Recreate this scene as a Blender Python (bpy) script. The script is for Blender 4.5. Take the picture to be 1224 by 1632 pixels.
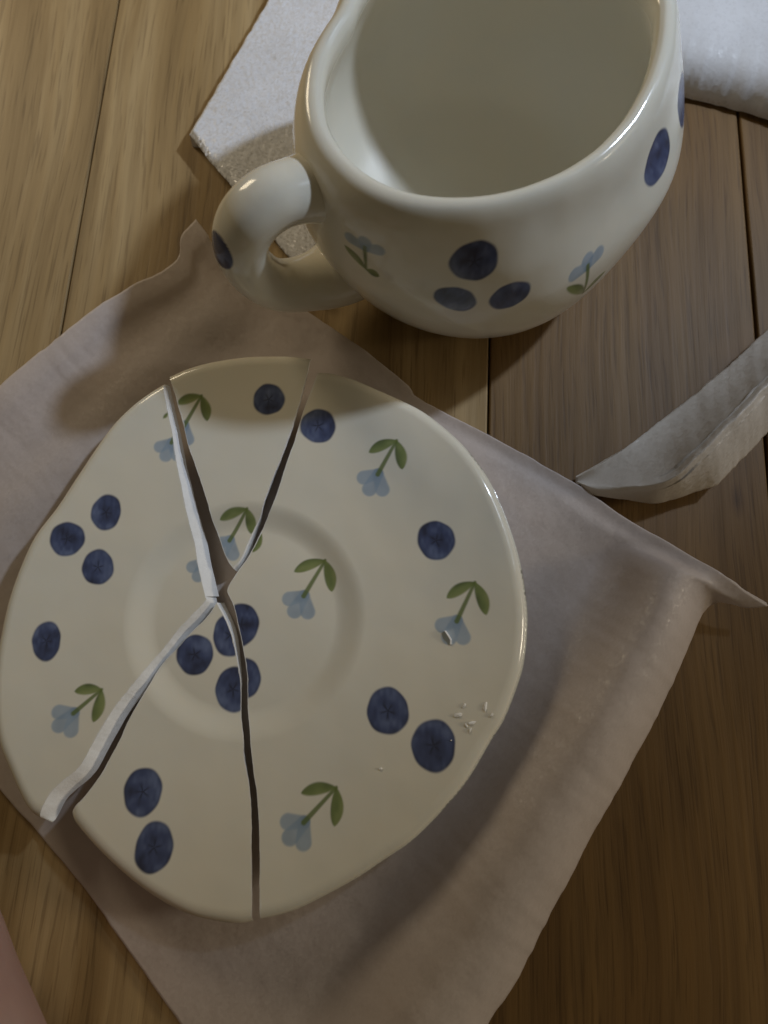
import bpy, bmesh, math, random
import numpy as np
from mathutils import Vector

for o in list(bpy.data.objects):
    bpy.data.objects.remove(o, do_unlink=True)
scene = bpy.context.scene
COL = scene.collection
random.seed(7)
RNG = np.random.default_rng(7)
CM = 0.01                                   # everything below is thought in centimetres, built in metres

# ------------------------------------------------------------------ camera
CAM_H, TILT, FPX = 22.0, math.radians(15.0), 1226.0      # cm above floor, tilt off straight-down, focal length in photo pixels
cam_d = bpy.data.cameras.new("camera")
cam = bpy.data.objects.new("camera", cam_d)
COL.objects.link(cam)
cam.location = (0, 0, CAM_H * CM)
cam.rotation_euler = (TILT, 0, 0)
cam_d.sensor_fit = 'VERTICAL'
cam_d.sensor_height = 36.0
cam_d.lens = FPX / 1632.0 * 36.0
cam_d.clip_start = 0.01
cam_d.clip_end = 50.0
cam_d.dof.use_dof = True
cam_d.dof.focus_distance = 0.212
cam_d.dof.aperture_fstop = 13.0
scene.camera = cam

# ------------------------------------------------------------------ world and lamps (indoor, dim room)
world = bpy.data.worlds.new("World")
scene.world = world
world.use_nodes = True
bg = world.node_tree.nodes["Background"]
bg.inputs[0].default_value = (1.0, 0.81, 0.50, 1)
bg.inputs[1].default_value = 0.064


def lamp(name, place, target, size, size_y, power, color):
    d = (Vector(place) - Vector(target)).normalized()
    ld = bpy.data.lights.new(name, 'AREA')
    ld.shape = 'RECTANGLE'
    ld.size, ld.size_y = size, size_y
    ld.energy = power
    ld.color = color
    o = bpy.data.objects.new(name, ld)
    COL.objects.link(o)
    o.location = place
    o.rotation_euler = (-d).to_track_quat('-Z', 'Y').to_euler()
    return o


lamp("room_lamp", (-0.33, 0.46, 0.27), (0.0, 0.10, 0.0), 0.13, 0.13, 0.60, (1.0, 0.83, 0.57))
lamp("second_lamp", (0.78, 0.08, 0.33), (0.08, 0.0, 0.0), 0.22, 0.22, 0.25, (1.0, 0.85, 0.60))
lamp("window_light", (0.50, 0.34, 0.42), (0.02, 0.04, 0.0), 0.12, 0.34, 0.16, (0.78, 0.89, 1.0))


def beam(name, place, target, cone, power, color, radius):
    ld = bpy.data.lights.new(name, 'SPOT')
    ld.energy, ld.color = power, color
    ld.spot_size, ld.spot_blend = math.radians(cone), 1.0
    ld.shadow_soft_size = radius
    o = bpy.data.objects.new(name, ld)
    COL.objects.link(o)
    o.location = place
    o.rotation_euler = (Vector(target) - Vector(place)).to_track_quat('-Z', 'Y').to_euler()


beam("cool_lamp", (0.345, 0.297, 0.415), (-0.02, 0.22, 0.0), 54, 6.4, (0.73, 0.84, 1.0), 0.016)     # cool beam from the back on the right
beam("foam_fill_spot", (0.80, 0.00, 0.30), (0.09, -0.06, 0.0), 30, 6.0, (1.0, 0.87, 0.66), 0.06)        # added warm spot, cone narrowed to brighten the foam fold, not the mug

scene.view_settings.view_transform = 'Standard'
scene.view_settings.look = 'None'
scene.view_settings.exposure = 0.0
scene.view_settings.gamma = 1.0
scene.cycles.use_denoising = True
scene.cycles.max_bounces = 10

# ------------------------------------------------------------------ geometry helpers (centimetres)
CT, ST = math.cos(TILT), math.sin(TILT)


def at(px, py, z=0.0):
    """Point (cm) at height z that stands where the traced photo point lies."""
    px, py, z = np.asarray(px, float), np.asarray(py, float), np.asarray(z, float)
    a, b = (px - 612.0) / FPX, (816.0 - py) / FPX
    dx, dy, dz = a, b * CT + ST, b * ST - CT
    t = (z - CAM_H) / dz
    return np.stack([dx * t, dy * t, z + 0 * t], -1)


def proj(P):
    P = np.asarray(P, float)
    x, y, z = P[..., 0], P[..., 1], P[..., 2] - CAM_H
    up, dep = y * CT + z * ST, y * ST - z * CT
    return 612 + FPX * x / dep, 816 - FPX * up / dep, dep


def resample(P, n, smooth=True):
    """n points evenly along a polyline (numpy k-dim); smooth = Catmull-Rom first."""
    P = np.asarray(P, float)
    if smooth and len(P) > 2:
        Q = np.vstack([2 * P[0] - P[1], P, 2 * P[-1] - P[-2]])
        out = []
        t = np.linspace(0, 1, 14, endpoint=False)[:, None]
        for i in range(1, len(Q) - 2):
            p0, p1, p2, p3 = Q[i - 1], Q[i], Q[i + 1], Q[i + 2]
            out.append(0.5 * ((2 * p1) + (-p0 + p2) * t + (2 * p0 - 5 * p1 + 4 * p2 - p3) * t * t + (-p0 + 3 * p1 - 3 * p2 + p3) * t ** 3))
        P = np.vstack(out + [P[-1:]])
    L = np.concatenate([[0], np.cumsum(np.linalg.norm(np.diff(P, axis=0), axis=1))])
    n_t = np.asarray(n) * L[-1] if np.ndim(n) else np.linspace(0, L[-1], n)
    return np.stack([np.interp(n_t, L, P[:, k]) for k in range(P.shape[1])], -1)


def hash2(ix, iy, seed):
    h = (ix.astype(np.int64) * 374761393 + iy.astype(np.int64) * 668265263 + seed * 1442695041) & 0x7fffffff
    h = ((h ^ (h >> 13)) * 1274126177) & 0x7fffffff
    return ((h ^ (h >> 16)) & 0xffff) / 65535.0


def noise2(x, y, seed=0):
    """smooth value noise in -1..1"""
    x, y = np.asarray(x, float), np.asarray(y, float)
    ix, iy = np.floor(x), np.floor(y)
    fx, fy = x - ix, y - iy
    fx, fy = fx * fx * (3 - 2 * fx), fy * fy * (3 - 2 * fy)
    a, b = hash2(ix, iy, seed), hash2(ix + 1, iy, seed)
    c, d = hash2(ix, iy + 1, seed), hash2(ix + 1, iy + 1, seed)
    return 2 * ((a * (1 - fx) + b * fx) * (1 - fy) + (c * (1 - fx) + d * fx) * fy) - 1


def sstep(e0, e1, x):
    t = np.clip((x - e0) / (e1 - e0), 0, 1)
    return t * t * (3 - 2 * t)


def make_mesh(name, V, quads, mats, cols=None, mat_idx=None, smooth=True):
    me = bpy.data.meshes.new(name)
    V = np.ascontiguousarray(V, np.float32)
    F = np.ascontiguousarray(quads, np.int32)
    k = F.shape[1]
    me.vertices.add(len(V))
    me.vertices.foreach_set("co", (V * CM).ravel())
    me.loops.add(F.size)
    me.loops.foreach_set("vertex_index", F.ravel())
    me.polygons.add(len(F))
    me.polygons.foreach_set("loop_start", np.arange(0, F.size, k, dtype=np.int32))
    me.polygons.foreach_set("use_smooth", np.full(len(F), smooth, bool) if np.ndim(smooth) == 0 else np.asarray(smooth, bool))
    for m in mats:
        me.materials.append(m)
    if mat_idx is not None:
        me.polygons.foreach_set("material_index", np.asarray(mat_idx, np.int32))
    me.update(calc_edges=True)
    if cols is not None:
        ca = me.color_attributes.new("print", 'FLOAT_COLOR', 'POINT')
        c = np.ones((len(V), 4), np.float32)
        c[:, :3] = cols
        ca.data.foreach_set("color", c.ravel())
    me.validate()
    return me


def grid_faces(n, m, base=0, flip=False, wrap=False):
    i = np.arange(n - 1)[:, None]
    j = np.arange(m if wrap else m - 1)[None, :]
    j2 = (j + 1) % m
    a, b, c, d = i * m + j, i * m + j2, (i + 1) * m + j2, (i + 1) * m + j
    q = np.stack([a, b, c, d], -1).reshape(-1, 4) + base
    return q[:, ::-1] if flip else q


def link(name, me, parent=None, loc=None):
    o = bpy.data.objects.new(name, me)
    COL.objects.link(o)
    if loc is not None:
        o.location = loc
    if parent is not None:
        o.parent = parent
    return o


def tag(o, label, cat, group=None):
    o["label"], o["category"] = label, cat
    if group:
        o["group"] = group
    return o


def recentre(o, me_list, origin):
    """move the object's origin (cm) to the thing's base without moving the thing"""
    v = Vector((origin[0] * CM, origin[1] * CM, origin[2] * CM))
    for me in me_list:
        n = len(me.vertices)
        co = np.empty(n * 3, np.float32)
        me.vertices.foreach_get("co", co)
        co = co.reshape(-1, 3) - np.array(v, np.float32)
        me.vertices.foreach_set("co", co.ravel())
        me.update()
    o.location = v


def coons(A, B, C0, C1):
    """A,B: (n,k) sides t=0,t=1; C0,C1: (m,k) ends s=0,s=1"""
    n, m = len(A), len(C0)
    s = np.linspace(0, 1, n)[:, None, None]
    t = np.linspace(0, 1, m)[None, :, None]
    return ((1 - t) * A[:, None] + t * B[:, None] + (1 - s) * C0[None] + s * C1[None]
            - ((1 - s) * (1 - t) * A[0] + (1 - s) * t * B[0] + s * (1 - t) * A[-1] + s * t * B[-1]))


# ------------------------------------------------------------------ materials
def new_mat(name):
    m = bpy.data.materials.new(name)
    m.use_nodes = True
    nt = m.node_tree
    return m, nt, nt.nodes["Principled BSDF"], nt.nodes, nt.links


def ramp(N, stops):
    r = N.new("ShaderNodeValToRGB")
    while len(r.color_ramp.elements) > 1:
        r.color_ramp.elements.remove(r.color_ramp.elements[-1])
    r.color_ramp.elements[0].position = stops[0][0]
    r.color_ramp.elements[0].color = tuple(stops[0][1]) + (1,)
    for p, c in stops[1:]:
        e = r.color_ramp.elements.new(p)
        e.color = tuple(c) + (1,)
    return r


def noise_node(N, L, vec, scale, detail=4, rough=0.55, dist=0.0):
    n = N.new("ShaderNodeTexNoise")
    n.inputs["Scale"].default_value = scale
    n.inputs["Detail"].default_value = detail
    n.inputs["Roughness"].default_value = rough
    n.inputs["Distortion"].default_value = dist
    if vec is not None:
        L.new(vec, n.inputs["Vector"])
    return n


def bump(N, L, height, strength, dist, prev=None):
    b = N.new("ShaderNodeBump")
    b.inputs["Strength"].default_value = strength
    b.inputs["Distance"].default_value = dist
    L.new(height, b.inputs["Height"])
    if prev is not None:
        L.new(prev, b.inputs["Normal"])
    return b.outputs["Normal"]


def mapping(N, L, src, scale, loc=None):
    mp = N.new("ShaderNodeMapping")
    mp.inputs["Scale"].default_value = scale
    L.new(src, mp.inputs["Vector"])
    if loc is not None:
        L.new(loc, mp.inputs["Location"])
    return mp.outputs["Vector"]


def mix(N, L, fac, a, b, mode='MIX'):
    m = N.new("ShaderNodeMix")
    m.data_type = 'RGBA'
    m.blend_type = mode
    for sock, v in ((m.inputs[0], fac), (m.inputs[6], a), (m.inputs[7], b)):
        if isinstance(v, (int, float)):
            sock.default_value = v
        elif isinstance(v, tuple):
            sock.default_value = v + (1,)
        else:
            L.new(v, sock)
    return m.outputs[2]


def glaze_material(name="glazed_ceramic", rough=0.13):
    m, nt, P, N, L = new_mat(name)
    at_ = N.new("ShaderNodeAttribute")
    at_.attribute_name = "print"
    tc = N.new("ShaderNodeTexCoord")
    n1 = noise_node(N, L, tc.outputs["Object"], 45, 3)
    tint = ramp(N, [(0.35, (0.96, 0.97, 0.98)), (0.65, (1.0, 0.99, 0.97))])
    L.new(n1.outputs["Fac"], tint.inputs["Fac"])
    L.new(mix(N, L, 1.0, at_.outputs["Color"], tint.outputs["Color"], 'MULTIPLY'), P.inputs["Base Color"])
    P.inputs["Roughness"].default_value = rough
    P.inputs["IOR"].default_value = 1.5
    P.inputs["Subsurface Weight"].default_value = 0.12
    P.inputs["Subsurface Radius"].default_value = (0.004, 0.003, 0.002)
    P.inputs["Subsurface Scale"].default_value = 0.3
    n2 = noise_node(N, L, tc.outputs["Object"], 110, 2)
    n3 = noise_node(N, L, tc.outputs["Object"], 28, 2)
    nn = bump(N, L, n2.outputs["Fac"], 0.05, 0.002)
    nn = bump(N, L, n3.outputs["Fac"], 0.16, 0.006, nn)
    L.new(nn, P.inputs["Normal"])
    return m


def bisque_material():
    m, nt, P, N, L = new_mat("raw_broken_ceramic")
    tc = N.new("ShaderNodeTexCoord")
    n1 = noise_node(N, L, tc.outputs["Object"], 260, 5)
    r = ramp(N, [(0.3, (0.84, 0.84, 0.84)), (0.7, (0.91, 0.91, 0.91))])
    L.new(n1.outputs["Fac"], r.inputs["Fac"])
    L.new(r.outputs["Color"], P.inputs["Base Color"])
    P.inputs["Roughness"].default_value = 0.75
    n2 = noise_node(N, L, tc.outputs["Object"], 900, 4)
    nn = bump(N, L, n2.outputs["Fac"], 0.3, 0.0004)
    nn = bump(N, L, n1.outputs["Fac"], 0.2, 0.0012, nn)
    L.new(nn, P.inputs["Normal"])
    return m


def foam_material(name, base, translucent, clear, cell, glint, relief, gloss=0.14):
    m, nt, P, N, L = new_mat(name)
    tc = N.new("ShaderNodeTexCoord")
    co = tc.outputs["Object"]
    big = noise_node(N, L, co, 55, 4)
    mid = noise_node(N, L, co, 330, 5, 0.65)
    r = ramp(N, [(0.3, tuple(0.90 * c for c in base)), (0.7, base)])
    L.new(big.outputs["Fac"], r.inputs["Fac"])
    L.new(r.outputs["Color"], P.inputs["Base Color"])
    # every bubble wall leans its own way and some are glossy
    v = N.new("ShaderNodeTexVoronoi")
    v.inputs["Scale"].default_value = cell
    L.new(co, v.inputs["Vector"])
    sub_ = N.new("ShaderNodeVectorMath")
    sub_.operation = 'SUBTRACT'
    L.new(v.outputs["Color"], sub_.inputs[0])
    sub_.inputs[1].default_value = (0.5, 0.5, 0.5)
    geo = N.new("ShaderNodeNewGeometry")
    nn = bump(N, L, mid.outputs["Fac"], 0.30 * relief, 0.0014)
    nn = bump(N, L, big.outputs["Fac"], 0.12, 0.004, nn)
    ma = N.new("ShaderNodeVectorMath")
    ma.operation = 'MULTIPLY_ADD'
    L.new(sub_.outputs[0], ma.inputs[0])
    ma.inputs[1].default_value = (glint, glint, glint)
    L.new(nn, ma.inputs[2])
    no = N.new("ShaderNodeVectorMath")
    no.operation = 'NORMALIZE'
    L.new(ma.outputs[0], no.inputs[0])
    L.new(no.outputs[0], P.inputs["Normal"])
    sep = N.new("ShaderNodeSeparateXYZ")
    L.new(v.outputs["Color"], sep.inputs[0])
    spec = N.new("ShaderNodeMapRange")
    L.new(sep.outputs[1], spec.inputs["Value"])
    spec.inputs["From Min"].default_value, spec.inputs["From Max"].default_value = 0.5, 1.0
    spec.inputs["To Min"].default_value, spec.inputs["To Max"].default_value = 0.60, gloss
    L.new(spec.outputs["Result"], P.inputs["Roughness"])
    tr = N.new("ShaderNodeBsdfTranslucent")
    tr.inputs["Color"].default_value = base + (1,)
    L.new(nn, tr.inputs["Normal"])
    m1 = N.new("ShaderNodeMixShader")
    m1.inputs[0].default_value = translucent
    L.new(P.outputs[0], m1.inputs[1])
    L.new(tr.outputs[0], m1.inputs[2])
    out = nt.nodes["Material Output"]
    if clear > 0:
        tp = N.new("ShaderNodeBsdfTransparent")
        m2 = N.new("ShaderNodeMixShader")
        m2.inputs[0].default_value = clear
        L.new(m1.outputs[0], m2.inputs[1])
        L.new(tp.outputs[0], m2.inputs[2])
        L.new(m2.outputs[0], out.inputs["Surface"])
    else:
        L.new(m1.outputs[0], out.inputs["Surface"])
    return m


def wood_material(name, dark, mid_c, light, band):
    m, nt, P, N, L = new_mat(name)
    tc = N.new("ShaderNodeTexCoord")
    info = N.new("ShaderNodeObjectInfo")
    cx = N.new("ShaderNodeCombineXYZ")
    mul = N.new("ShaderNodeMath")
    mul.operation = 'MULTIPLY'
    mul.inputs[1].default_value = 37.0
    L.new(info.outputs["Random"], mul.inputs[0])
    for k in range(3):
        L.new(mul.outputs[0], cx.inputs[k])
    o = tc.outputs["Object"]
    warp = noise_node(N, L, mapping(N, L, o, (14, 5, 5), cx.outputs[0]), 1.0, 2)
    add = N.new("ShaderNodeVectorMath")
    add.operation = 'MULTIPLY_ADD'
    L.new(warp.outputs["Color"], add.inputs[0])
    add.inputs[1].default_value = (0.016, 0.0, 0.0)
    L.new(o, add.inputs[2])
    ow = add.outputs[0]
    wide = noise_node(N, L, mapping(N, L, ow, (70, 4, 10), cx.outputs[0]), 1.0, 3, 0.5)
    fine = noise_node(N, L, mapping(N, L, ow, (420, 14, 60), cx.outputs[0]), 1.0, 4, 0.6)
    pore = noise_node(N, L, mapping(N, L, ow, (1300, 45, 200), cx.outputs[0]), 1.0, 2, 0.5)
    rw = ramp(N, [(0.30, dark), (0.48, mid_c), (0.70, light)])
    L.new(wide.outputs["Fac"], rw.inputs["Fac"])
    rf = ramp(N, [(0.34, (0.62, 0.58, 0.52)), (0.50, (1.0, 1.0, 1.0)), (0.68, (1.22, 1.20, 1.14))])
    L.new(fine.outputs["Fac"], rf.inputs["Fac"])
    rp = ramp(N, [(0.34, (0.38, 0.34, 0.30)), (0.43, (1, 1, 1))])
    L.new(pore.outputs["Fac"], rp.inputs["Fac"])
    c = mix(N, L, band, rw.outputs["Color"], rf.outputs["Color"], 'MULTIPLY')
    c = mix(N, L, 0.42, c, rp.outputs["Color"], 'MULTIPLY')
    # few small dark knots and nicks
    vk = N.new("ShaderNodeTexVoronoi")
    vk.inputs["Scale"].default_value = 1.0
    L.new(mapping(N, L, ow, (26, 11, 1), cx.outputs[0]), vk.inputs["Vector"])
    rk = ramp(N, [(0.02, (0.35, 0.28, 0.22)), (0.05, (0.8, 0.76, 0.72)), (0.075, (1, 1, 1))])
    L.new(vk.outputs["Distance"], rk.inputs["Fac"])
    c = mix(N, L, 0.85, c, rk.outputs["Color"], 'MULTIPLY')
    L.new(c, P.inputs["Base Color"])
    rr = N.new("ShaderNodeMapRange")
    L.new(fine.outputs["Fac"], rr.inputs["Value"])
    rr.inputs["To Min"].default_value, rr.inputs["To Max"].default_value = 0.60, 0.46
    P.inputs["Specular IOR Level"].default_value = 0.35
    L.new(rr.outputs["Result"], P.inputs["Roughness"])
    nn = bump(N, L, fine.outputs["Fac"], 0.25, 0.0006)
    nn = bump(N, L, pore.outputs["Fac"], 0.15, 0.0003, nn)
    L.new(nn, P.inputs["Normal"])
    return m


def skin_material():
    m, nt, P, N, L = new_mat("skin")
    tc = N.new("ShaderNodeTexCoord")
    n = noise_node(N, L, tc.outputs["Object"], 60, 4)
    r = ramp(N, [(0.3, (0.44, 0.28, 0.26)), (0.7, (0.50, 0.34, 0.32))])
    L.new(n.outputs["Fac"], r.inputs["Fac"])
    L.new(r.outputs["Color"], P.inputs["Base Color"])
    P.inputs["Roughness"].default_value = 0.5
    P.inputs["Subsurface Weight"].default_value = 0.2
    P.inputs["Subsurface Radius"].default_value = (0.01, 0.004, 0.002)
    P.inputs["Subsurface Scale"].default_value = 0.5
    n2 = noise_node(N, L, tc.outputs["Object"], 700, 3)
    L.new(bump(N, L, n2.outputs["Fac"], 0.2, 0.0005), P.inputs["Normal"])
    return m


M_GLAZE = glaze_material()
M_INSIDE = glaze_material("satin_inside_glaze", 0.42)
M_BISQUE = bisque_material()
M_SHEET = foam_material("thin_foam_sheet", (0.81, 0.725, 0.685), 0.24, 0.20, 1500, 0.10, 0.20, 0.32)
M_STRIP = foam_material("curled_foam", (0.85, 0.79, 0.72), 0.30, 0.0, 1300, 0.15, 0.18, 0.3)
M_BLOCK = foam_material("white_foam_slab", (0.90, 0.91, 0.96), 0.10, 0.0, 1500, 0.42, 0.12)
M_WRAP = foam_material("soft_foam_wrap", (0.86, 0.87, 0.91), 0.15, 0.0, 1250, 0.08, 0.2)
M_WOOD_A = wood_material("oak_pale_streaked", (0.24, 0.158, 0.068), (0.345, 0.235, 0.108), (0.56, 0.42, 0.23), 0.38)
M_WOOD_B = wood_material("oak_brown", (0.145, 0.079, 0.026), (0.172, 0.097, 0.033), (0.208, 0.121, 0.043), 0.45)
M_SKIN = skin_material()
M_DUST, _, _p, _, _ = new_mat("ceramic_dust")
_p.inputs["Base Color"].default_value = (0.84, 0.82, 0.78, 1)
_p.inputs["Roughness"].default_value = 0.35
_p.inputs["Specular IOR Level"].default_value = 0.6
M_DARK, _, _p, _, _ = new_mat("dark_subfloor")
_p.inputs["Base Color"].default_value = (0.02, 0.014, 0.009, 1)
_p.inputs["Roughness"].default_value = 0.9

# ------------------------------------------------------------------ floor of planks
floor = bpy.data.objects.new("floor", None)
COL.objects.link(floor)
floor["kind"] = "structure"
ANG = math.atan2(236, 4715)
dirv = np.array([math.sin(ANG), math.cos(ANG)])
nrm = np.array([math.cos(ANG), -math.sin(ANG)])
seams = [float(at(px, py)[:2] @ nrm) for px, py in ((128, 352), (779, 615), (1190, 340))]
w = 10.5
NSIDE = 5
edges = [seams[0] - k * w for k in range(NSIDE, 0, -1)] + seams + [seams[2] + k * w for k in range(1, NSIDE + 1)]
GAPS = {NSIDE: 0.045, NSIDE + 1: 0.06, NSIDE + 2: 0.10}
for i in range(len(edges) - 1):
    g0, g1 = GAPS.get(i, 0.05) / 2, GAPS.get(i + 1, 0.05) / 2
    x0, x1 = edges[i] + g0, edges[i + 1] - g1
    bm = bmesh.new()
    bmesh.ops.create_cube(bm, size=1.0)
    L_ = 1.6
    for v in bm.verts:
        v.co = Vector((v.co.x * (x1 - x0) * CM, v.co.y * L_, v.co.z * 0.012))
    bmesh.ops.bevel(bm, geom=[e for e in bm.edges if all(abs(v.co.z - 0.006) < 1e-6 for v in e.verts)],
                    offset=0.0005, segments=3, profile=0.5, affect='EDGES')
    me = bpy.data.meshes.new("plank")
    bm.to_mesh(me)
    bm.free()
    me.materials.append(M_WOOD_A if i in (NSIDE - 1, NSIDE) else M_WOOD_B)
    p = link("plank", me, floor)
    c = nrm * (x0 + x1) / 2 + dirv * 15.0
    p.location = (c[0] * CM, c[1] * CM, -0.006)
    p.rotation_euler = (0, 0, -ANG)
bm = bmesh.new()
bmesh.ops.create_grid(bm, x_segments=1, y_segments=1, size=1.0)
me = bpy.data.meshes.new("subfloor")
bm.to_mesh(me)
bm.free()
me.materials.append(M_DARK)
sub = link("subfloor", me, floor, (0, 0.1, -0.0085))

# ------------------------------------------------------------------ painted print (underglaze colours only)
CREAM = np.array([0.785, 0.75, 0.65])
NAVY, NAVY_D, NAVY_L = np.array([0.056, 0.080, 0.185]), np.array([0.022, 0.030, 0.075]), np.array([0.13, 0.17, 0.31])
LEAF, LEAF_D, LEAF_L = np.array([0.17, 0.225, 0.062]), np.array([0.085, 0.125, 0.032]), np.array([0.27, 0.31, 0.11])
PETAL, PETAL_D = np.array([0.34, 0.43, 0.54]), np.array([0.23, 0.31, 0.42])


def over(col, mask, c):
    mask = mask[:, None]
    col[:] = col * (1 - mask) + c * mask


def seg_dist(X, a, b):
    d = b - a
    t = np.clip(((X - a) @ d) / (d @ d), 0, 1)
    return np.linalg.norm(X - a - t[:, None] * d, axis=1), t


def paint_berry(X, col, c, rx, ry, rot, seed, soft=0.035, star=True):
    d = X - np.asarray(c)
    near = np.where(np.abs(d).max(1) < 1.6 * max(rx, ry))[0]
    if not len(near):
        return
    d = d[near]
    ca, sa = math.cos(rot), math.sin(rot)
    u, v = d[:, 0] * ca + d[:, 1] * sa, -d[:, 0] * sa + d[:, 1] * ca
    th = np.arctan2(v, u)
    wob = 1 + 0.026 * np.sin(2 * th + seed) + 0.022 * np.sin(3 * th + 2.3 * seed) + 0.010 * np.sin(7 * th + 1.1 * seed)
    rr = np.sqrt((u / rx) ** 2 + (v / ry) ** 2) / wob
    R = (rx + ry) / 2
    m = 1 - sstep(1 - soft / R, 1 + soft / R, rr)
    n1 = noise2(u / R * 2.2 + seed * 3.1, v / R * 2.2, seed)
    n2 = noise2(u / R * 7 + seed, v / R * 3.5, seed + 9)
    tilt_ = math.cos(seed * 1.7) * u / rx + math.sin(seed * 1.7) * v / ry
    tone = np.clip(0.46 + 0.34 * n1 + 0.16 * n2 + 0.22 * tilt_ + 0.25 * (rr - 0.5), 0, 1)[:, None]
    c_ = NAVY_D + (NAVY - NAVY_D) * np.clip(tone * 2, 0, 1) + (NAVY_L - NAVY) * np.clip(tone * 2 - 1.0, 0, 1)
    ring = np.exp(-((rr - 0.94) / 0.07) ** 2)[:, None]
    c_ = c_ * (1 - 0.22 * ring)
    if star:
        th5 = th + 0.4 * seed
        spoke = np.abs(((th5 / (2 * np.pi) * 5) % 1) - 0.5) * 2
        sm = np.exp(-(rr / 0.36) ** 4) * sstep(0.45, 0.95, spoke + 0.55 * np.exp(-(rr / 0.10) ** 2))
        c_ = c_ * (1 - 0.8 * sm[:, None]) + NAVY_D * 0.6 * 0.8 * sm[:, None]
    cc = col[near]
    over(cc, m * 0.97, c_)
    col[near] = cc


def paint_leaf(X, col, a, b, width, seed, bulge=0.55, soft=0.03):
    a, b = np.asarray(a), np.asarray(b)
    d = b - a
    Ln = np.linalg.norm(d)
    e = d / Ln
    f = np.array([-e[1], e[0]])
    q = X - a
    near = np.where((np.linalg.norm(q - d / 2, axis=1) < Ln))[0]
    if not len(near):
        return
    q = q[near]
    t = (q @ e) / Ln
    bend = 0.05 * Ln * np.sin(np.clip(t, 0, 1) * np.pi) * (1 if seed % 2 else -1)
    v = q @ f - bend
    tt = np.clip(t, 0.001, 0.999)
    prof = width * (np.sin(np.pi * tt ** 1.15)) ** 0.62
    dd = np.maximum(np.abs(v) - prof, np.maximum(-t, t - 1) * Ln)
    m = 1 - sstep(-soft, soft, dd)
    tone = np.clip(0.5 + 0.45 * v / width + 0.25 * noise2(t * 4 + seed, v * 9, seed), 0, 1)[:, None]
    c_ = LEAF_D + (LEAF - LEAF_D) * np.clip(tone * 2, 0, 1) + (LEAF_L - LEAF) * np.clip(tone * 2 - 1, 0, 1)
    cc = col[near]
    over(cc, m * 0.93, c_)
    col[near] = cc


def paint_flower(X, col, J, S, Lt, Rt, seed, scale=1.0, head=True, leaves=(True, True), lobes=(-0.85, 0.0, 0.80), mid=0.68):
    """J leaf joint, S where the stem meets the flower, Lt / Rt leaf tips (all on the surface, cm)"""
    J, S, Lt, Rt = (np.asarray(p, float) for p in (J, S, Lt, Rt))
    ax = (S - J) / np.linalg.norm(S - J)
    if head:
        for k, (ang, ln, wd) in enumerate(((lobes[0], 0.60, 0.20), (lobes[1], mid, 0.21), (lobes[2], 0.66, 0.20))):
            dv = np.array([ax[0] * math.cos(ang) - ax[1] * math.sin(ang), ax[0] * math.sin(ang) + ax[1] * math.cos(ang)])
            dist, t = seg_dist(X, S - ax * 0.02, S + dv * (ln - wd) * scale)
            rad = wd * scale * (0.72 + 0.30 * t)
            m = 1 - sstep(-0.035, 0.035, dist - rad)
            tone = np.clip(0.55 + 0.4 * noise2(X[:, 0] * 5 + seed, X[:, 1] * 5, seed + k) + 0.25 * t, 0, 1)[:, None]
            over(col, m * 0.82, PETAL_D + (PETAL - PETAL_D) * tone)
    dist, t = seg_dist(X, J, S)
    m = 1 - sstep(-0.025, 0.025, dist - (0.042 + 0.025 * t) * scale)
    over(col, m * 0.88, LEAF_D * 0.4 + LEAF * 0.6)
    if leaves[0]:
        paint_leaf(X, col, J, Lt, 0.155 * scale, seed * 2)
    if leaves[1]:
        paint_leaf(X, col, J, Rt, 0.165 * scale, seed * 2 + 1)


# ------------------------------------------------------------------ saucer in four shards
WELL = at(393, 985, 0.8)[:2]
R_WELL = 2.88


def saucer_z(x, y):
    r = np.hypot(x - WELL[0], y - WELL[1])
    step = sstep(R_WELL - 0.45, R_WELL + 0.42, r)
    out = np.clip((r - R_WELL) / 4.2, 0, 1.15)
    return 0.81 + 0.23 * step + 0.42 * out ** 1.5 + 0.02 * noise2(x * 0.6, y * 0.6, 3)


def on_saucer(px, dz=0.0):
    """traced points -> world cm on the saucer's upper face"""
    px = np.asarray(px, float).reshape(-1, 2)
    z = np.full(len(px), 1.1)
    for _ in range(5):
        P = at(px[:, 0], px[:, 1], z)
        z = saucer_z(P[:, 0], P[:, 1]) + dz
    return P


THICK, LIP = 0.46, 0.34


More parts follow.
